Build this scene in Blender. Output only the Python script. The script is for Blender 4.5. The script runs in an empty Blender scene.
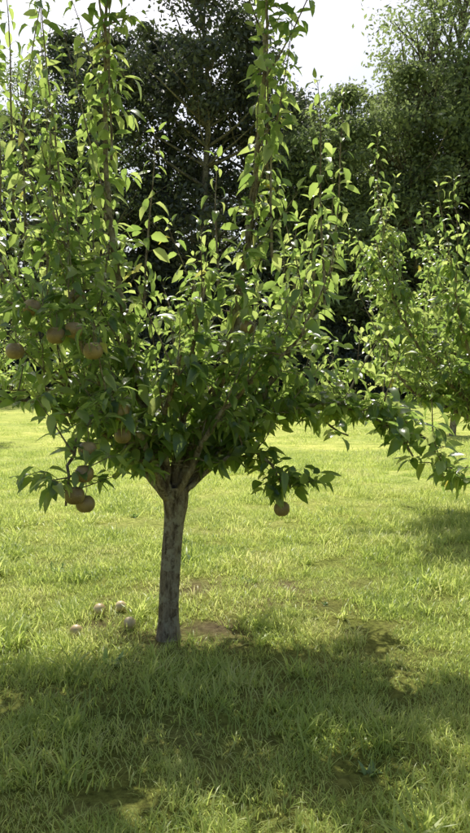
import bpy, math, numpy as np
from mathutils import Vector
rng=np.random.default_rng(7)
S=bpy.context.scene
COL=S.collection
def unit(v):
    v=np.asarray(v,float); return v/(np.linalg.norm(v,axis=-1,keepdims=True)+1e-9)
def ground_h(x,y):
    return 0.035*np.sin(x*0.55+1.0)*np.cos(y*0.5+0.4)+0.05*np.sin(x*0.13+y*0.17)+0.015*np.sin(x*1.9+0.5)*np.sin(y*1.7)-0.02
def mesh_obj(name,verts,faces_list,mat,smooth=False,parent=None,link=True):
    me=bpy.data.meshes.new(name)
    verts=np.asarray(verts,np.float32)
    me.vertices.add(len(verts)); me.vertices.foreach_set('co',verts.ravel())
    loops=np.concatenate([f.ravel() for f in faces_list]).astype(np.int32)
    tot=np.concatenate([np.full(len(f),f.shape[1]) for f in faces_list]).astype(np.int32)
    st=np.concatenate([[0],np.cumsum(tot)[:-1]]).astype(np.int32)
    me.loops.add(len(loops)); me.loops.foreach_set('vertex_index',loops)
    me.polygons.add(len(tot)); me.polygons.foreach_set('loop_start',st); me.polygons.foreach_set('loop_total',tot)
    me.update(calc_edges=True); me.validate()
    if smooth: me.polygons.foreach_set('use_smooth',np.ones(len(me.polygons),bool))
    me.materials.append(mat)
    ob=bpy.data.objects.new(name,me)
    if link: COL.objects.link(ob)
    if parent: ob.parent=parent
    return ob
def empty(name,loc=(0,0,0)):
    e=bpy.data.objects.new(name,None); e.location=loc; COL.objects.link(e); return e

# ---------------- materials ----------------
def newmat(name):
    m=bpy.data.materials.new(name); m.use_nodes=True
    nt=m.node_tree; nt.nodes.clear()
    return m,nt,nt.nodes,nt.links
def ramp(nodes,stops):
    r=nodes.new('ShaderNodeValToRGB'); e=r.color_ramp.elements
    e[0].position=stops[0][0]; e[0].color=(*stops[0][1],1)
    e[1].position=stops[-1][0]; e[1].color=(*stops[-1][1],1)
    for p,c in stops[1:-1]:
        k=e.new(p); k.color=(*c,1)
    return r
def leaf_mat(name,stops,tstops,rough=0.4,trans=0.5,spec=0.5,nscale=None,nmix=0.5):
    m,nt,N,L=newmat(name)
    geo=N.new('ShaderNodeNewGeometry')
    fac=geo.outputs['Random Per Island']
    if nscale:
        no=N.new('ShaderNodeTexNoise'); no.inputs['Scale'].default_value=nscale; no.inputs['Detail'].default_value=4
        L.new(geo.outputs['Position'],no.inputs['Vector'])
        mr=N.new('ShaderNodeMapRange'); mr.inputs[1].default_value=0.3; mr.inputs[2].default_value=0.7
        L.new(no.outputs['Fac'],mr.inputs[0])
        mx=N.new('ShaderNodeMix'); mx.inputs[0].default_value=nmix
        L.new(fac,mx.inputs[2]); L.new(mr.outputs[0],mx.inputs[3]); fac=mx.outputs[0]
    r1=ramp(N,stops); r2=ramp(N,tstops); L.new(fac,r1.inputs[0]); L.new(fac,r2.inputs[0])
    p=N.new('ShaderNodeBsdfPrincipled'); p.inputs['Roughness'].default_value=rough
    p.inputs['Specular IOR Level'].default_value=spec
    L.new(r1.outputs[0],p.inputs['Base Color'])
    t=N.new('ShaderNodeBsdfTranslucent'); L.new(r2.outputs[0],t.inputs[0])
    mix=N.new('ShaderNodeMixShader'); mix.inputs[0].default_value=trans
    L.new(p.outputs[0],mix.inputs[1]); L.new(t.outputs[0],mix.inputs[2])
    o=N.new('ShaderNodeOutputMaterial'); L.new(mix.outputs[0],o.inputs[0])
    return m
M_leaf=leaf_mat('pear_leaf',[(0,(.04,.078,.03)),(.6,(.075,.13,.045)),(.992,(.12,.17,.06)),(1,(.35,.32,.05))],
    [(0,(.30,.46,.09)),(.6,(.50,.66,.15)),(.992,(.70,.80,.24)),(1,(.7,.6,.1))],rough=0.32,trans=0.54,spec=1.0)
M_grass=leaf_mat('grass_blade',[(0,(.16,.22,.05)),(.4,(.34,.42,.11)),(.7,(.50,.54,.18)),(1,(.66,.57,.34))],
    [(0,(.38,.52,.09)),(.4,(.72,.84,.20)),(.7,(.86,.90,.32)),(1,(.86,.74,.44))],rough=0.42,trans=0.5,spec=.5,nscale=1.3,nmix=.55)
M_weed=leaf_mat('weed_leaf',[(0,(.12,.20,.07)),(1,(.22,.32,.13))],[(0,(.3,.46,.1)),(1,(.48,.62,.2))],trans=.45)
M_fdark_haze=leaf_mat('forest_leaf_dark_haze',[(0,(.055,.068,.057)),(1,(.12,.138,.105))],[(0,(.06,.085,.035)),(1,(.13,.17,.065))],rough=.55,trans=.35,spec=.6,nscale=.12,nmix=.55)  # leaf colour lifted and greyed to stand in for distance haze
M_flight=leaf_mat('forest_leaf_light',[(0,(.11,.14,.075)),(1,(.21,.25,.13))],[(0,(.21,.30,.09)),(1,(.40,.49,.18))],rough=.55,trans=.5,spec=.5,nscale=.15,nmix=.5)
def bark_mat(name,c1,c2,c3,sc=22,lich=(.23,.22,.17)):
    m,nt,N,L=newmat(name)
    tc=N.new('ShaderNodeTexCoord'); mp=N.new('ShaderNodeMapping'); mp.inputs['Scale'].default_value=(1,1,.3)
    L.new(tc.outputs['Object'],mp.inputs[0])
    n1=N.new('ShaderNodeTexNoise'); n1.inputs['Scale'].default_value=sc; n1.inputs['Detail'].default_value=10; n1.inputs['Roughness'].default_value=.75
    L.new(mp.outputs[0],n1.inputs['Vector'])
    n2=N.new('ShaderNodeTexNoise'); n2.inputs['Scale'].default_value=14; n2.inputs['Detail'].default_value=6; n2.inputs['Roughness'].default_value=.7
    L.new(tc.outputs['Object'],n2.inputs['Vector'])
    r=ramp(N,[(.38,c1),(.52,c2),(.66,c3)]); L.new(n1.outputs['Fac'],r.inputs[0])
    r2=ramp(N,[(.5,(0,0,0)),(.57,(.8,.8,.8))]); L.new(n2.outputs['Fac'],r2.inputs[0])
    mx=N.new('ShaderNodeMix'); mx.data_type='RGBA'; L.new(r2.outputs[0],mx.inputs[0]); L.new(r.outputs[0],mx.inputs[6]); mx.inputs[7].default_value=(*lich,1)
    p=N.new('ShaderNodeBsdfPrincipled'); p.inputs['Roughness'].default_value=.9; p.inputs['Specular IOR Level'].default_value=.15
    L.new(mx.outputs[2],p.inputs['Base Color'])
    b=N.new('ShaderNodeBump'); b.inputs['Strength'].default_value=1; b.inputs['Distance'].default_value=.03
    L.new(n1.outputs['Fac'],b.inputs['Height']); L.new(b.outputs[0],p.inputs['Normal'])
    o=N.new('ShaderNodeOutputMaterial'); L.new(p.outputs[0],o.inputs[0]); return m
M_bark=bark_mat('pear_bark',(.09,.062,.038),(.32,.25,.165),(.52,.43,.31),34,(.50,.44,.31))
M_fbark=bark_mat('forest_bark',(.04,.035,.028),(.11,.095,.075),(.17,.155,.13),4)
def pear_mat(name,a,b_,dot):
    m,nt,N,L=newmat(name)
    tc=N.new('ShaderNodeTexCoord')
    v=N.new('ShaderNodeTexNoise'); v.inputs['Scale'].default_value=160; L.new(tc.outputs['Object'],v.inputs['Vector'])
    n=N.new('ShaderNodeTexNoise'); n.inputs['Scale'].default_value=14; n.inputs['Detail'].default_value=4; L.new(tc.outputs['Object'],n.inputs['Vector'])
    r=ramp(N,[(.35,a),(.65,b_)]); L.new(n.outputs['Fac'],r.inputs[0])
    r2=ramp(N,[(.62,(0,0,0)),(.7,(.6,.6,.6))]); L.new(v.outputs['Fac'],r2.inputs[0])
    mx=N.new('ShaderNodeMix'); mx.data_type='RGBA'; L.new(r2.outputs[0],mx.inputs[0]); L.new(r.outputs[0],mx.inputs[6]); mx.inputs[7].default_value=(*dot,1)
    p=N.new('ShaderNodeBsdfPrincipled'); p.inputs['Roughness'].default_value=.42; L.new(mx.outputs[2],p.inputs['Base Color'])
    o=N.new('ShaderNodeOutputMaterial'); L.new(p.outputs[0],o.inputs[0]); return m
M_pear=pear_mat('pear_skin',(.19,.125,.042),(.35,.25,.095),(.44,.35,.19))
M_pearf=pear_mat('fallen_pear_skin',(.40,.28,.12),(.70,.56,.32),(.6,.45,.25))
def ground_mat():
    m,nt,N,L=newmat('lawn_ground')
    g=N.new('ShaderNodeNewGeometry')
    def noise(s,d=6,rough=.6):
        n=N.new('ShaderNodeTexNoise'); n.inputs['Scale'].default_value=s; n.inputs['Detail'].default_value=d; n.inputs['Roughness'].default_value=rough
        L.new(g.outputs['Position'],n.inputs['Vector']); return n
    a=noise(.35); b=noise(2.2,9,.75); c=noise(28,8,.75)
    rg=ramp(N,[(.32,(.32,.40,.09)),(.5,(.58,.64,.18)),(.68,(.74,.74,.29))]); L.new(b.outputs['Fac'],rg.inputs[0])
    rl=ramp(N,[(.35,(.74,.82,.7)),(.65,(1.15,1.1,1.0))]); L.new(a.outputs['Fac'],rl.inputs[0])
    mul=N.new('ShaderNodeMix'); mul.data_type='RGBA'; mul.blend_type='MULTIPLY'; mul.inputs[0].default_value=1
    L.new(rg.outputs[0],mul.inputs[6]); L.new(rl.outputs[0],mul.inputs[7])
    rc=ramp(N,[(.35,(.4,.38,.34)),(.6,(1.2,1.2,1.15))]); L.new(c.outputs['Fac'],rc.inputs[0])
    mul2=N.new('ShaderNodeMix'); mul2.data_type='RGBA'; mul2.blend_type='MULTIPLY'; mul2.inputs[0].default_value=1
    L.new(mul.outputs[2],mul2.inputs[6]); L.new(rc.outputs[0],mul2.inputs[7])
    att=N.new('ShaderNodeAttribute'); att.attribute_name='bare'
    rs=ramp(N,[(.3,(.16,.12,.07)),(.5,(.36,.28,.16)),(.7,(.56,.48,.3))]); L.new(c.outputs['Fac'],rs.inputs[0])
    mx=N.new('ShaderNodeMix'); mx.data_type='RGBA'; L.new(att.outputs['Fac'],mx.inputs[0]); L.new(mul2.outputs[2],mx.inputs[6]); L.new(rs.outputs[0],mx.inputs[7])
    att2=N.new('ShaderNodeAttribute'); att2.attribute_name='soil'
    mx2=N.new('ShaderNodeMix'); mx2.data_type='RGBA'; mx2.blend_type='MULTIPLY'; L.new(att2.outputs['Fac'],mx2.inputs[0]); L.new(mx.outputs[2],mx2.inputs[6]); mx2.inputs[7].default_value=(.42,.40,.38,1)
    p=N.new('ShaderNodeBsdfPrincipled'); p.inputs['Roughness'].default_value=.95; p.inputs['Specular IOR Level'].default_value=.1
    L.new(mx2.outputs[2],p.inputs['Base Color'])
    bp=N.new('ShaderNodeBump'); bp.inputs['Strength'].default_value=.8; bp.inputs['Distance'].default_value=.05
    L.new(c.outputs['Fac'],bp.inputs['Height']); L.new(bp.outputs[0],p.inputs['Normal'])
    o=N.new('ShaderNodeOutputMaterial'); L.new(p.outputs[0],o.inputs[0]); return m
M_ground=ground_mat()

# ---------------- ground ----------------
TB=np.array([-.40,4.35])
def bare(x,y):
    a=np.exp(-(((x-.1)/.75)**2+((y-5.3)/.5)**2)**1.5)*.85
    c=np.exp(-(((x+.25)/.4)**2+((y-4.45)/.28)**2)**1.5)*.9
    d=np.exp(-(((x+.85)/.3)**2+((y-4.55)/.35)**2)**1.5)*.6
    w=.5+.5*np.sin(x*7.3+np.sin(y*5)*1.5)*np.sin(y*9.1+np.cos(x*6)*1.3)
    return np.clip(np.maximum(a,np.maximum(c,d))*(.3+w*.9),0,1)
u=np.linspace(-1,1,261)
c1=np.sign(u)*(np.abs(u)*8+np.abs(u)**5*600)
X,Y=np.meshgrid(c1,c1+5)
Z=ground_h(X,Y)+np.where(Y>60,(Y-60)*.04,0)
V=np.stack([X.ravel(),Y.ravel(),Z.ravel()],1)
n=len(u); idx=np.arange(n*n).reshape(n,n)
F=np.stack([idx[:-1,:-1].ravel(),idx[:-1,1:].ravel(),idx[1:,1:].ravel(),idx[1:,:-1].ravel()],1)
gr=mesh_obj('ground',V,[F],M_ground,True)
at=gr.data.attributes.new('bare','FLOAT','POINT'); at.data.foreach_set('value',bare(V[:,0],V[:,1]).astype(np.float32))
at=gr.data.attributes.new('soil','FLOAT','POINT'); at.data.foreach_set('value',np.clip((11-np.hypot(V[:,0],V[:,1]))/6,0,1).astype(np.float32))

# ---------------- grass ----------------
def blades(nb,rad,lmin,lmax,wmin,wmax,lean=1.0,seg=3):
    a=rng.uniform(0,2*np.pi,nb); r=rad*np.sqrt(rng.uniform(0,1,nb))
    base=np.stack([r*np.cos(a),r*np.sin(a),np.full(nb,-.012)],1)
    base[:,:2]+=rng.normal(0,.01,(nb,2))
    Ln=lmin+(lmax-lmin)*rng.uniform(0,1,nb)**1.6; W=rng.uniform(wmin,wmax,nb)
    az=rng.uniform(0,2*np.pi,nb); D=np.stack([np.cos(az),np.sin(az),0*az],1)
    side=np.stack([-np.sin(az+rng.normal(0,.5,nb)),np.cos(az),0*az],1); side=unit(side)
    th0=rng.uniform(.05,.6,nb)*lean; th1=th0+rng.uniform(.3,1.7,nb)*lean
    P=[base]; p=base.copy()
    for k in range(seg):
        th=th0+(th1-th0)*(k+.5)/seg
        p=p+(D*np.sin(th)[:,None]+np.array([0,0,1])*np.cos(th)[:,None])*(Ln/seg)[:,None]; P.append(p)
    vs=[]
    wf=[.7,1,.75]
    for k in range(seg):
        w=(W*wf[k]*.5)[:,None]*side
        vs+= [P[k]-w,P[k]+w]
    vs.append(P[seg])
    V=np.stack(vs,1).reshape(-1,3); m=2*seg+1
    o=(np.arange(nb)*m)[:,None]
    q=[]
    for k in range(seg-1): q.append(o+np.array([[2*k,2*k+1,2*k+3,2*k+2]]))
    Q=np.concatenate(q); T=o+np.array([[2*seg-2,2*seg-1,2*seg]])
    return V,[Q,T]
tcol=bpy.data.collections.new('grass_tufts')
def tuft(name,V,F,mat):
    ob=mesh_obj(name,V,F,mat,True,link=False); tcol.objects.link(ob)
for i in range(5):
    V,F=blades(250,.2,.035,.13,.003,.0065,1.0); tuft('tuft_0%d'%i,V,F,M_grass)
for i in range(2):
    V,F=blades(30,.05,.12,.24,.006,.012,1.15); tuft('tuft_1%d'%i,V,F,M_grass)
for i in range(2):
    nb=14; V,F=blades(nb,.03,.05,.10,.018,.03,1.5); tuft('tuft_2%d'%i,V,F,M_weed)
for i in range(3):
    V,F=blades(220,.5,.06,.13,.008,.014,.9,2); tuft('tuft_3%d'%i,V,F,M_grass)
pts=[];ids=[];scl=[]
def scatter(dens,y0,y1,kx,mx,types,s0,s1,skip=0.0,clump=0):
    xm=kx*y1+mx; n=int(dens*(y1-y0)*2*xm)
    y=rng.uniform(y0,y1,n); x=rng.uniform(-xm,xm,n)
    k=np.abs(x)<kx*y+mx; x=x[k];y=y[k]
    b=bare(x,y); k=rng.uniform(0,1,len(x))>b*skip; x=x[k];y=y[k];b=b[k]
    lump=.95+.28*np.sin(x*2.3+np.sin(y*1.7)*2)*np.sin(y*2.9+x)+.22*np.sin(x*6.1+2*np.sin(y*4.3))*np.sin(y*5.3+1.7*np.sin(x*3.1))
    if clump:
        k=rng.uniform(0,1,len(x))<(lump-.6)*1.6; x=x[k];y=y[k];b=b[k];lump=lump[k]
    s=rng.uniform(s0,s1,len(x))*(1-.5*b)*np.maximum(lump,.75)
    pts.append(np.stack([x,y,ground_h(x,y)],1)); ids.append(rng.choice(types,len(x))); scl.append(s)
scatter(31,.8,7,.40,1.6,[0,1,2,3,4],.6,1.2,.85)
scatter(20,7,15,.40,1.2,[0,1,2,3,4],.6,1.3)
scatter(16,1,8,.40,1.5,[5,6],.4,1.1,.5,1)
scatter(3,1,9,.4,1.5,[7,8],.5,1.2,.3,1)
scatter(3.2,13,26,.40,1.0,[9,10,11],.4,.9,0,1)
scatter(1.0,26,48,.40,1.0,[9,10,11],.5,1.0,0,1)
pts=np.concatenate(pts);ids=np.concatenate(ids);scl=np.concatenate(scl)
me=bpy.data.meshes.new('grass'); me.vertices.add(len(pts)); me.vertices.foreach_set('co',pts.astype(np.float32).ravel())
a=me.attributes.new('idx','INT','POINT'); a.data.foreach_set('value',ids.astype(np.int32))
a=me.attributes.new('scl','FLOAT','POINT'); a.data.foreach_set('value',scl.astype(np.float32))
rot=np.zeros((len(pts),3),np.float32); rot[:,2]=rng.uniform(0,2*np.pi,len(pts)); rot[:,:2]=rng.normal(0,.06,(len(pts),2))
a=me.attributes.new('rot','FLOAT_VECTOR','POINT'); a.data.foreach_set('vector',rot.ravel())
grass=bpy.data.objects.new('grass',me); COL.objects.link(grass)
ng=bpy.data.node_groups.new('grass_scatter','GeometryNodeTree')
ng.interface.new_socket(name='Geometry',in_out='INPUT',socket_type='NodeSocketGeometry')
ng.interface.new_socket(name='Geometry',in_out='OUTPUT',socket_type='NodeSocketGeometry')
gi=ng.nodes.new('NodeGroupInput');go=ng.nodes.new('NodeGroupOutput')
ip=ng.nodes.new('GeometryNodeInstanceOnPoints'); ci=ng.nodes.new('GeometryNodeCollectionInfo')
ci.inputs['Collection'].default_value=tcol; ci.inputs['Separate Children'].default_value=True; ci.inputs['Reset Children'].default_value=True
def na(nm,t):
    x=ng.nodes.new('GeometryNodeInputNamedAttribute'); x.data_type=t; x.inputs['Name'].default_value=nm
    return [o for o in x.outputs if o.enabled and o.name=='Attribute'][0]
ng.links.new(gi.outputs[0],ip.inputs['Points']); ng.links.new(ci.outputs[0],ip.inputs['Instance'])
ip.inputs['Pick Instance'].default_value=True
ng.links.new(na('idx','INT'),ip.inputs['Instance Index'])
ng.links.new(na('rot','FLOAT_VECTOR'),ip.inputs['Rotation'])
ng.links.new(na('scl','FLOAT'),ip.inputs['Scale'])
ng.links.new(ip.outputs[0],go.inputs[0])
md=grass.modifiers.new('scatter','NODES'); md.node_group=ng

# ---------------- branch + leaf tools ----------------
def catmull(P,step=.06):
    P=np.asarray(P,float); Q=np.vstack([2*P[0]-P[1],P,2*P[-1]-P[-2]]); out=[]
    for i in range(1,len(Q)-2):
        n=max(2,int(np.linalg.norm(Q[i+1]-Q[i])/step))
        for t in np.arange(n)/n:
            out.append(.5*((2*Q[i])+(-Q[i-1]+Q[i+1])*t+(2*Q[i-1]-5*Q[i]+4*Q[i+1]-Q[i+2])*t*t+(-Q[i-1]+3*Q[i]-3*Q[i+1]+Q[i+2])*t**3))
    out.append(P[-1]); return np.array(out)
class Tubes:
    def __init__(s): s.v=[];s.f=[];s.n=0
    def add(s,P,R,k=6,bump=0):
        P=np.asarray(P);n=len(P);T=unit(np.gradient(P,axis=0))
        ref=np.array([1,0,0.]) if abs(T[0,0])<.8 else np.array([0,1,0.])
        U=unit(np.cross(T,ref)); W=np.cross(T,U); a=np.arange(k)/k*2*np.pi
        R=np.asarray(R)[:,None]*np.ones((1,k))
        if bump: R=R*(1+bump*(np.sin(3*a+P[:,2:3]*3)+.6*np.sin(5*a-P[:,2:3]*7+1)+.5*rng.normal(0,1,(n,k))*.5))
        V=P[:,None]+(U[:,None]*np.cos(a)[None,:,None]+W[:,None]*np.sin(a)[None,:,None])*R[...,None]
        i=np.arange(n*k).reshape(n,k)+s.n; j=np.roll(i,-1,1)
        s.f.append(np.stack([i[:-1].ravel(),j[:-1].ravel(),j[1:].ravel(),i[1:].ravel()],1)); s.v.append(V.reshape(-1,3)); s.n+=n*k
    def build(s,name,mat,parent): return mesh_obj(name,np.concatenate(s.v),[np.concatenate(s.f)],mat,True,parent)
def build_leaves(name,P,D,L,W,mat,parent,droop=.5):
    P=np.array(P);D=unit(np.array(D));L=np.array(L)[:,None];W=np.array(W)[:,None];n=len(P)
    up=np.array([0,0,1.])+rng.normal(0,.4,(n,3)); N=unit(up-(up*D).sum(1,keepdims=True)*D); Sd=np.cross(D,N)
    ts=[.0,.22,.5,.8,1.0]; ws=[0,.40,.5,.3,0]
    fold=rng.uniform(.15,.8,(n,1)); dr=droop*rng.uniform(.2,1.7,(n,1))
    tw=rng.normal(0,.35,(n,1))
    rows=[]
    for t,w in zip(ts,ws):
        c=P+D*L*t*(1-.15*dr*t)-N*L*dr*t*t
        if w==0: rows.append([c])
        else:
            S2=unit(Sd+N*tw*t)
            h=N*W*w*fold
            wl=1+rng.normal(0,.07,(n,1)); wr=1+rng.normal(0,.07,(n,1))
            rows.append([c-S2*W*w*wl+h,c,c+S2*W*w*wr+h])
    vs=[rows[0][0]]+rows[1]+rows[2]+rows[3]+[rows[4][0]]
    V=np.stack(vs,1).reshape(-1,3); o=(np.arange(n)*11)[:,None]
    q=[];t3=[o+np.array([[0,2,1]]),o+np.array([[0,3,2]]),o+np.array([[7,8,10]]),o+np.array([[8,9,10]])]
    for r in (1,4):
        q+=[o+np.array([[r,r+1,r+4,r+3]]),o+np.array([[r+1,r+2,r+5,r+4]])]
    return mesh_obj(name,V,[np.concatenate(q),np.concatenate(t3)],mat,True,parent)
class Pear:
    def __init__(s,base): s.t=Tubes(); s.P=[];s.D=[];s.L=[];s.W=[]; s.b=base
    def leaf(s,p,o,size,down=None):
        o=unit(o); pet=.035*rng.uniform(.6,1.3)
        q=p+o*pet+np.array([0,0,.2*pet])
        dz=rng.uniform(-1.0,.55) if down is None else down
        d=unit(np.array([o[0],o[1],dz])+rng.normal(0,.15,3))
        l=size*rng.uniform(.6,1.2)
        s.t.add(np.array([p,(p+q)/2+[0,0,.002],q]),[.0013,.001,.001],3)
        s.P.append(q);s.D.append(d);s.L.append(l);s.W.append(l*rng.uniform(.38,.52))
    def spur(s,p,size,n):
        r=p-s.b
        if r[2]<1.12 and math.hypot(r[0],r[1])<.27: return
        for k in range(n):
            a=rng.uniform(0,2*np.pi); s.leaf(p+rng.normal(0,.012,3),np.array([math.cos(a),math.sin(a),rng.uniform(-.2,.8)]),size)
    def shoot(s,p,d,length,size,r0=.006,sp=.031):
        n=max(4,int(length/.08)); P=[p];d=unit(d)
        for k in range(n):
            d=unit(d+np.array([0,0,.06])+rng.normal(0,.035,3)); P.append(P[-1]+d*length/n)
        P=np.array(P); s.t.add(P,np.linspace(r0,.0018,n+1),5)
        a=rng.uniform(0,6.28); m=int(length/sp)
        for k in range(m):
            t=(k+.5)/m
            if rng.uniform()<.12: continue
            f=t*n;i=min(int(f),n-1);q=P[i]+(P[i+1]-P[i])*(f-i)
            a+=2.4+rng.normal(0,.3)
            s.leaf(q,np.array([math.cos(a),math.sin(a),.35]),size*(1-.35*t**3))
        for k in range(3):
            a+=2.1; s.leaf(P[-1],np.array([math.cos(a)*.6,math.sin(a)*.6,1]),size*.6,down=.8)
        return P
    def limb(s,C,r0,size,nshoot,shl,spurden,base,t0=.3,up=1.0,r1=.006,side=.3,topthin=False):
        P=catmull(np.array(C)+base); P[1:-1]+=rng.normal(0,.006,(len(P)-2,3)); n=len(P)
        s.t.add(P,r0+(r1-r0)*np.linspace(0,1,n)**.8,8,.04)
        tot=np.linalg.norm(np.diff(P,axis=0),axis=1).sum(); cx=base+np.array([0,0,0])
        for k in range(nshoot):
            t=t0+(1-t0)*(k+rng.uniform(.2,.8))/nshoot; q=P[int(t*(n-1))]
            out=q-cx; out[2]=0; out=unit(out)*.35
            d=out*rng.uniform(.1,1.6)+np.array([0,0,up])+rng.normal(0,side,3)
            s.shoot(q,d,rng.uniform(*shl),size)
        for k in range(int(tot*(1-t0*.5)*spurden)):
            t=t0*.5+(1-t0*.5)*rng.uniform()
            if topthin and rng.uniform()<(t-.35)*1.1: continue
            q=P[int(t*(n-1))]
            d=rng.normal(0,1,3); d[2]=abs(d[2])*.5-.15; d=unit(d); l=rng.uniform(.04,.26)
            e=q+d*l; s.t.add(np.array([q,(q+e)/2+rng.normal(0,.008,3),e]),[.004,.003,.002],4)
            s.spur(e,size,rng.integers(4,8))
            if l>.12: s.spur((q+e)/2,size,3)
        return P
    def build(s,parent):
        s.t.build('branches',M_bark,parent)
        build_leaves('leaves',s.P,s.D,s.L,s.W,M_leaf,parent)
        print('leaves',len(s.P))

# ---------------- main pear tree ----------------
PEARS=[(-1.03,3.68,1.94,.048),(-1.11,3.65,1.72,.048),(-.91,3.68,1.80,.05),(-.83,3.72,1.83,.048),(-.71,3.62,1.72,.05),(-.87,4.0,2.03,.048),
 (-.59,3.72,1.41,.051),(-.73,3.55,1.23,.048),(-.74,3.52,1.115,.049),(-.785,3.5,1.01,.05),(-.75,3.58,.955,.049),(-.61,3.9,1.27,.048),(.275,4.2,.815,.05),(.07,4.1,1.87,.045)]
pt=empty('pear_tree'); B=np.array([TB[0],TB[1],0.])
T=Tubes()
C=catmull(np.array([[-.01,0,-.08],[-.01,0,.05],[-.002,0,.3],[.018,.01,.6],[.04,.01,.82],[.035,0,.93]])+B,.02)
zz=C[:,2]; R=.060+.022*np.exp(-(zz+.02)/.08)+.02*np.exp(-((zz-.88)/.12)**2)
T.add(C,R,28,.035); T.build('trunk',M_bark,pt)
t=Pear(B); sz=.112
t.limb([(0,0,.85),(-.35,.1,1.25),(-.8,.1,1.75),(-1.1,.05,2.4)],.036,sz,10,(.5,1.1),14,B)
t.limb([(-.0,-.03,.85),(-.15,-.35,1.3),(-.3,-.6,1.4),(-.42,-.75,1.2),(-.44,-.8,.95)],.026,sz,2,(.3,.5),24,B,t0=.45)
t.limb([(-.0,-.02,.85),(-.3,-.3,1.45),(-.5,-.5,1.85),(-.78,-.6,1.98)],.03,sz,6,(.4,.9),18,B)
t.limb([(0,.03,.85),(-.22,.1,1.6),(-.36,.15,2.5),(-.40,.2,3.2),(-.38,.2,4.2)],.036,sz,12,(.5,1.1),12,B,topthin=True)
t.limb([(.02,.03,.85),(.1,-.1,1.4),(.2,-.2,2.0),(.25,-.2,2.2)],.03,sz,3,(.4,.6),20,B)
t.limb([(.04,0,.85),(.33,.0,1.6),(.47,.05,2.4),(.56,.1,3.2),(.6,.1,4.2)],.036,sz,11,(.5,1.0),11,B,topthin=True)
t.limb([(.04,0,.85),(.45,.1,1.3),(.78,.2,1.8),(1.0,.25,2.2)],.034,sz,9,(.5,1.0),16,B)
P=t.limb([(.04,-.02,.85),(.36,-.1,1.12),(.55,-.13,1.14),(.65,-.15,1.0),(.675,-.15,.93)],.02,sz,1,(.2,.3),26,B,t0=.5)
for q in P[-12:]: t.spur(q,sz,5)
for dx,dy,dz in [(-.12,0,.98),(.1,.03,.98),(-.06,-.06,.93),(.05,-.08,.95)]:
    e=B+np.array([.675+dx,-.15+dy,dz]); t.t.add(np.array([P[-3],(P[-3]+e)/2+[0,0,.02],e]),[.004,.003,.002],4); t.spur(e,sz,5)
P=t.limb([(.05,.03,.85),(.5,.2,1.33),(1.05,.15,1.42),(1.45,.05,1.3),(1.68,0,1.05),(1.72,0,.9)],.024,sz,4,(.3,.6),32,B,t0=.4)
for q in P[-16::2]: t.spur(q,sz,6)
P=t.limb([(.05,.03,.85),(.5,.0,1.3),(.95,-.05,1.42),(1.3,-.1,1.3),(1.45,-.12,1.12)],.02,sz,3,(.3,.5),28,B,t0=.45)
for q in P[-10::2]: t.spur(q,sz,5)
t.limb([(.05,.03,.85),(.4,.3,1.25),(.85,.35,1.32),(1.15,.4,1.2)],.022,sz,3,(.3,.6),24,B,t0=.4)
t.limb([(0,.05,.85),(.05,.5,1.5),(.1,.9,2.0),(.1,1,2.3)],.034,sz,5,(.4,.7),13,B)
t.limb([(0.03,.05,.85),(.5,.65,1.5),(.8,1.0,2.0),(.85,1.1,2.3)],.032,sz,7,(.4,.9),13,B)
t.limb([(0.03,.05,.85),(.5,.5,1.25),(.95,.85,1.4),(1.2,1.0,1.3)],.024,sz,4,(.3,.5),20,B)
t.limb([(0.0,.05,.85),(.2,.5,1.25),(.4,1.0,1.45),(.5,1.25,1.4)],.024,sz,4,(.3,.5),20,B)
t.limb([(0.0,.05,.85),(-.2,.5,1.25),(-.3,.9,1.45),(-.4,1.15,1.4)],.024,sz,4,(.3,.5),18,B)
t.limb([(0,.05,.85),(-.4,.5,1.5),(-.8,.8,2.1),(-.95,.9,2.6)],.032,sz,8,(.5,1.0),13,B)
t.limb([(0,-.02,.85),(.0,-.25,1.35),(.1,-.5,1.6),(.12,-.6,1.7)],.026,sz,4,(.3,.6),20,B)
t.limb([(0,-.02,.85),(-.25,-.1,1.4),(-.45,-.2,2.0),(-.65,-.25,2.6)],.028,sz,10,(.5,1.0),14,B)
t.limb([(0.04,-.02,.85),(.3,-.25,1.35),(.6,-.35,1.65),(.8,-.4,1.85)],.026,sz,6,(.4,.8),18,B)
t.limb([(0,-.02,.85),(-.12,-.12,1.2),(-.22,-.2,1.2),(-.27,-.25,1.08)],.016,sz,1,(.3,.5),26,B)
t.limb([(0,0,.85),(-.4,-.05,1.25),(-.8,-.15,1.45),(-1.05,-.2,1.4)],.024,sz,6,(.3,.7),26,B)
t.limb([(0,.05,.85),(-.4,.35,1.3),(-.8,.45,1.5),(-1.15,.45,1.5)],.024,sz,5,(.4,.8),18,B)
t.limb([(0,0,.86),(.18,.05,1.3),(.25,.05,1.5),(.4,0,1.8)],.024,sz,4,(.3,.6),26,B)
t.limb([(0,0,.86),(-.1,.05,1.3),(-.2,.02,1.6),(-.35,-.05,1.9)],.024,sz,4,(.3,.6),26,B)
for x,y,z,l in [(-.15,.0,2.0,1.0),(-1.05,.0,2.2,1.6),(-.75,.1,2.2,1.9),(.62,0,2.3,1.4),(.95,.1,2.0,1.3),(.3,.0,2.1,.8),(.9,.3,1.8,.8),(-.85,0,2.3,1.7),(-.6,-.1,2.4,1.5),(-1.2,-.1,2.0,1.3),(-.95,.1,2.6,1.5),
    (-1.1,.05,2.5,1.5),(1.0,.2,2.2,1.1),(.6,.15,2.8,1.4),(-.35,.1,2.9,1.3)]:
    t.shoot(B+np.array([x,y,z]),np.array([rng.normal(.0,.06),rng.normal(0,.12),1]),l,sz,.009)
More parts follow.
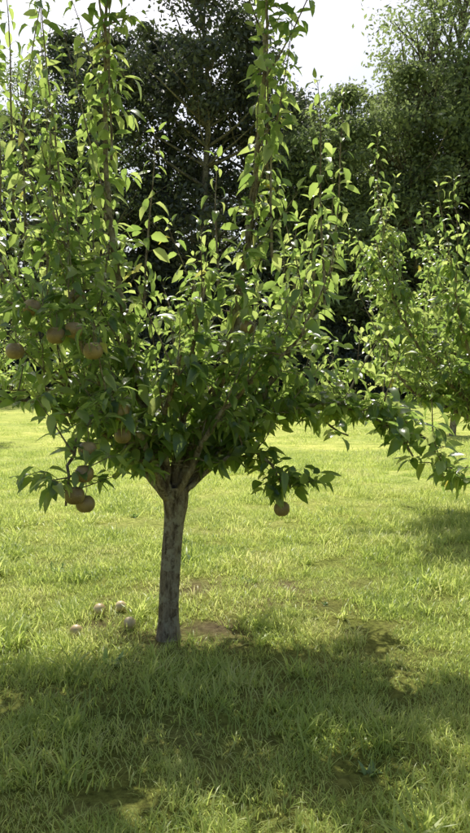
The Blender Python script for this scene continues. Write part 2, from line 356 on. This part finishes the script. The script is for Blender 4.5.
# crown top, out of view: spreading branches added to fill the ground shadow
for sx in (-.38,.6):
    for k in range(10):
        a=k/10*6.28+rng.uniform(-.3,.3); z0=rng.uniform(3.98,4.15); r=rng.uniform(.4,.95)
        c,s_=math.cos(a),math.sin(a)
        t.limb([(sx,.15,z0),(sx+c*r*.5,.15+s_*r*.5,z0+.2),(sx+c*r,.1+s_*r,z0+.3)],.012,sz,4,(.3,.6),18,B,r1=.004,t0=.2)
for (x,y,z,r) in PEARS: t.spur(np.array([x,y+.01,z+r*2.2]),sz,5)
t.build(pt)
def pears(parent,lst,bm_name='pears',stem=True,mat=None):
    T2=Tubes(); vs=[];fs=[];off=0
    for (x,y,z,r) in lst:
        nu,nv=20,14; th=np.linspace(0.02,np.pi-.02,nv); ph=np.arange(nu)/nu*2*np.pi
        rr=r*np.sin(th)*(1+.03*np.cos(2*th)); zz=r*.93*np.cos(th)-.14*r*np.exp(-(th/.3)**2)+.12*r*np.exp(-((np.pi-th)/.28)**2)
        jit=1+.02*np.sin(ph*2+rng.uniform(0,6))
        V=np.stack([(rr[:,None]*np.cos(ph)*jit),(rr[:,None]*np.sin(ph)*jit),zz[:,None]*np.ones(nu)],-1).reshape(-1,3)
        if stem is False:
            a=rng.uniform(.6,1.6); V=V@np.array([[1,0,0],[0,math.cos(a),-math.sin(a)],[0,math.sin(a),math.cos(a)]])
        vs.append(V+[x,y,z]); i=np.arange(nu*nv).reshape(nv,nu); j=np.roll(i,-1,1)
        fs.append(np.stack([i[:-1].ravel(),i[1:].ravel(),j[1:].ravel(),j[:-1].ravel()],1)+off); off+=nu*nv
        if stem:
            T2.add(np.array([[x,y,z+r*.75],[x+.006,y,z+r*1.3],[x+.002,y+.01,z+r*2.3]]),[.0022,.002,.003],5)
    ob=mesh_obj(bm_name,np.concatenate(vs),[np.concatenate(fs)],mat or M_pear,True,parent)
    if stem: T2.build('stems',M_bark,parent)
    return ob
pears(pt,PEARS)
fl=[]
for x,y,r in [(-.98,4.36,.042),(-.91,4.76,.044),(-.78,4.84,.04),(-.67,4.5,.042)]:
    fl.append((x,y,float(ground_h(x,y))+r*1.0,r))
pears(None,fl,'fallen_pears',False,M_pearf)

# ---------------- other pear trees ----------------
def generic_pear(base,seed,hs,n,name,rmax=1.6,low=0,side=.3,up=1.0,hm=3.6,spd=11):
    global rng
    rng=np.random.default_rng(seed)
    e=empty(name); b=np.array([base[0],base[1],float(ground_h(base[0],base[1]))])
    T=Tubes(); C=catmull(np.array([[0,0,-.1],[0,0,.1],[.02,0,.5],[.03,.02,.85]])*[1,1,hs]+b,.05); T.add(C,np.linspace(.1,.075,len(C)),14,.05); T.build('trunk',M_bark,e)
    t=Pear(b)
    for k in range(n):
        a=k/n*6.28+rng.uniform(-.3,.3); r=rng.uniform(.6,rmax); h=rng.uniform(1.8,hm*.9) if r>rmax*.65 else rng.uniform(hm*.75,hm)
        c,s_=math.cos(a),math.sin(a)
        t.limb([(0,0,.75*hs),(c*r*.4,s_*r*.4,.7+.2*h),(c*r*.8,s_*r*.8,h*.7),(c*r,s_*r,h)],.035,.115,9,(.4,1.0),spd,b,side=side,up=up)
    for k in range(low):
        a=(k+rng.uniform(-.3,.3))/low*6.28; r=rng.uniform(1.3,rmax*1.1); c,s_=math.cos(a),math.sin(a)
        t.limb([(0,0,.75*hs),(c*r*.4,s_*r*.4,1.3),(c*r*.8,s_*r*.8,1.6),(c*r,s_*r,1.45)],.03,.115,6,(.3,.8),spd,b,side=side,up=up)
    t.build(e)
generic_pear((3.3,8.3),11,1.0,23,'pear_tree.001',2.05,10,.5,.8,4.1,19)
generic_pear((-6.6,17),12,1.0,9,'pear_tree.002',1.6,5,.5,.8)
generic_pear((5.9,19.5),13,1.0,12,'pear_tree.003',2.3,7,.6,.7,3.6)

# ---------------- forest ----------------
rng=np.random.default_rng(5)
forest=empty('forest')
def forest_tree(name,h,cr,z0,nclump,nl,ls,mat,conic=0.0,spread=1.0):
    T=Tubes(); tr=catmull([(0,0,-.5),(rng.normal(0,.2),rng.normal(0,.2),h*.35),(rng.normal(0,.5),rng.normal(0,.5),h*.7),(rng.normal(0,.5),0,h*.95)],1.0)
    T.add(tr,np.linspace(h*.014,.04,len(tr)),8,.05)
    P=[];N=[];Sz=[]
    for k in range(nclump):
        zf=rng.uniform(0,1)**.85; z=z0+(h-z0)*zf
        prof=math.sin(math.pi*min(1,(.12+.88*zf))**.9)**.6*(1-conic*zf)
        a=rng.uniform(0,6.28); r=cr*prof*rng.uniform(.35,1.12)
        i=min(len(tr)-1,int(len(tr)*max(.15,(z-.25*r)/h*.9))); ax=tr[i]
        c=np.array([ax[0]+math.cos(a)*r,ax[1]+math.sin(a)*r,z])
        mid=(ax+c)/2+rng.normal(0,.25,3)+[0,0,-.2]
        br=catmull([ax,mid,c],.8); T.add(br,np.linspace(.07+.01*r,.02,len(br)),4)
        cs=rng.uniform(.45,1.3)*cr*.22*spread
        d=unit(rng.normal(0,1,(nl,3))); rad=rng.uniform(0,1,(nl,1))**.5
        q=c+d*rad*cs*np.array([1.25,1.25,.7])+rng.normal(0,.18,(nl,3))
        P.append(q); nn=unit(d*.5+rng.normal(0,.7,(nl,3))+[0,0,.5]); N.append(nn); Sz.append(rng.uniform(.5,1.3,nl)*ls)
    P=np.concatenate(P);N=np.concatenate(N);Sz=np.concatenate(Sz)[:,None]
    U=unit(np.cross(N,unit(rng.normal(0,1,N.shape)))); W=np.cross(N,U)
    V=np.stack([P-U*Sz,P-W*Sz*.5+N*Sz*.12,P+U*Sz,P+W*Sz*.5+N*Sz*.12],1).reshape(-1,3)
    F=(np.arange(len(P))*4)[:,None]+np.array([[0,1,2,3]])
    a=mesh_obj(name+'_leaves',V,[F],mat,False,None,link=False).data
    b=mesh_obj(name+'_wood',np.concatenate(T.v),[np.concatenate(T.f)],M_fbark,True,None,link=False).data
    return a,b
TA=[forest_tree('tall_%d'%i,24,5.2,4,100,170,.18,M_fdark_haze,.15) for i in range(3)]
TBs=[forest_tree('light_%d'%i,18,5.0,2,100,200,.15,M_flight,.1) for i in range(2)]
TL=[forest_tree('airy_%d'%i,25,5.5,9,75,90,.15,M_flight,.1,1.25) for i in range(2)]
TC=[forest_tree('shrub_%d'%i,6,3.2,.3,60,170,.13,M_fdark_haze,.0) for i in range(2)]
def put(v,x,y,s,sz=None):
    r=rng.uniform(0,6.28)
    for k,d in enumerate(v):
        o=bpy.data.objects.new('forest_'+('foliage' if k==0 else 'wood'),d); COL.objects.link(o); o.parent=forest
        o.location=(x,y,float(ground_h(x,y))+max(0,(y-60)*.04)); o.rotation_euler=(0,0,r); o.scale=(s,s,sz or s)
for x,y,s in [(-22,56,1.0),(-16.5,54,.86),(-12.0,55,1.1),(-8.5,53,1.08),(-5.5,57,1.16),(-2.2,52,1.28),(1.4,54,1.12),(-29,58,1.1),
              (5,60,1.03),(9,62,.97),(13,60,1.02),(18,62,1.15),(24,60,1.15),(30,60,1.1)]:
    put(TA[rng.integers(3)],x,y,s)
for x in np.arange(-38,42,5.2):
    put(TA[rng.integers(3)],x+rng.normal(0,1),70+rng.normal(0,2),rng.uniform(.68,.85))
for x,y,s in [(4.5,51,1.0),(8,50,1.16),(12,49,1.22),(16,50,1.25),(20.5,51,1.3),(26,52,1.2),(-20,50,.6),(-27,50,.75)]:
    put(TBs[rng.integers(2)],x,y,s)
for x,y,s in [(13.5,53,1.14),(17,54,1.28),(21,55,1.25),(-13.5,50,.9),(-9,50,.85)]:
    put(TL[rng.integers(2)],x,y,s)
for x in np.arange(-34,36,3.6):
    put(TC[rng.integers(2)],x+rng.normal(0,.6),48.5+rng.normal(0,1.0),rng.uniform(.5,1.15))
for x in np.arange(-34,36,4.8):
    put(TC[rng.integers(2)],x+rng.normal(0,.6),53+rng.normal(0,1.0),rng.uniform(1.2,1.7))

# ---------------- light, sky, camera ----------------
EL,AZ=math.radians(56),math.radians(-9)
w=bpy.data.worlds.new('World'); S.world=w; w.use_nodes=True; N=w.node_tree.nodes
bg=N['Background']; sky=N.new('ShaderNodeTexSky'); sky.sky_type='NISHITA'; sky.sun_disc=False
sky.sun_elevation=EL; sky.sun_rotation=AZ; sky.air_density=1.0; sky.dust_density=4.0; sky.ozone_density=1.0
w.node_tree.links.new(sky.outputs[0],bg.inputs[0]); bg.inputs[1].default_value=.15
sd=Vector((math.sin(AZ)*math.cos(EL),math.cos(AZ)*math.cos(EL),math.sin(EL)))
l=bpy.data.lights.new('sun','SUN'); l.energy=5; l.angle=math.radians(.5); l.color=(1,.96,.87)
lo=bpy.data.objects.new('sun',l); lo.rotation_euler=sd.to_track_quat('Z','Y').to_euler(); COL.objects.link(lo)
cd=bpy.data.cameras.new('camera'); cd.sensor_fit='VERTICAL'; cd.sensor_height=36; cd.lens=31.16; cd.clip_end=2000; cd.clip_start=.05
co=bpy.data.objects.new('camera',cd); co.location=(0,0,1.6); co.rotation_euler=(math.radians(90-3.3),0,0); COL.objects.link(co); S.camera=co
S.view_settings.view_transform='Standard'; S.view_settings.look='None'; S.view_settings.exposure=0
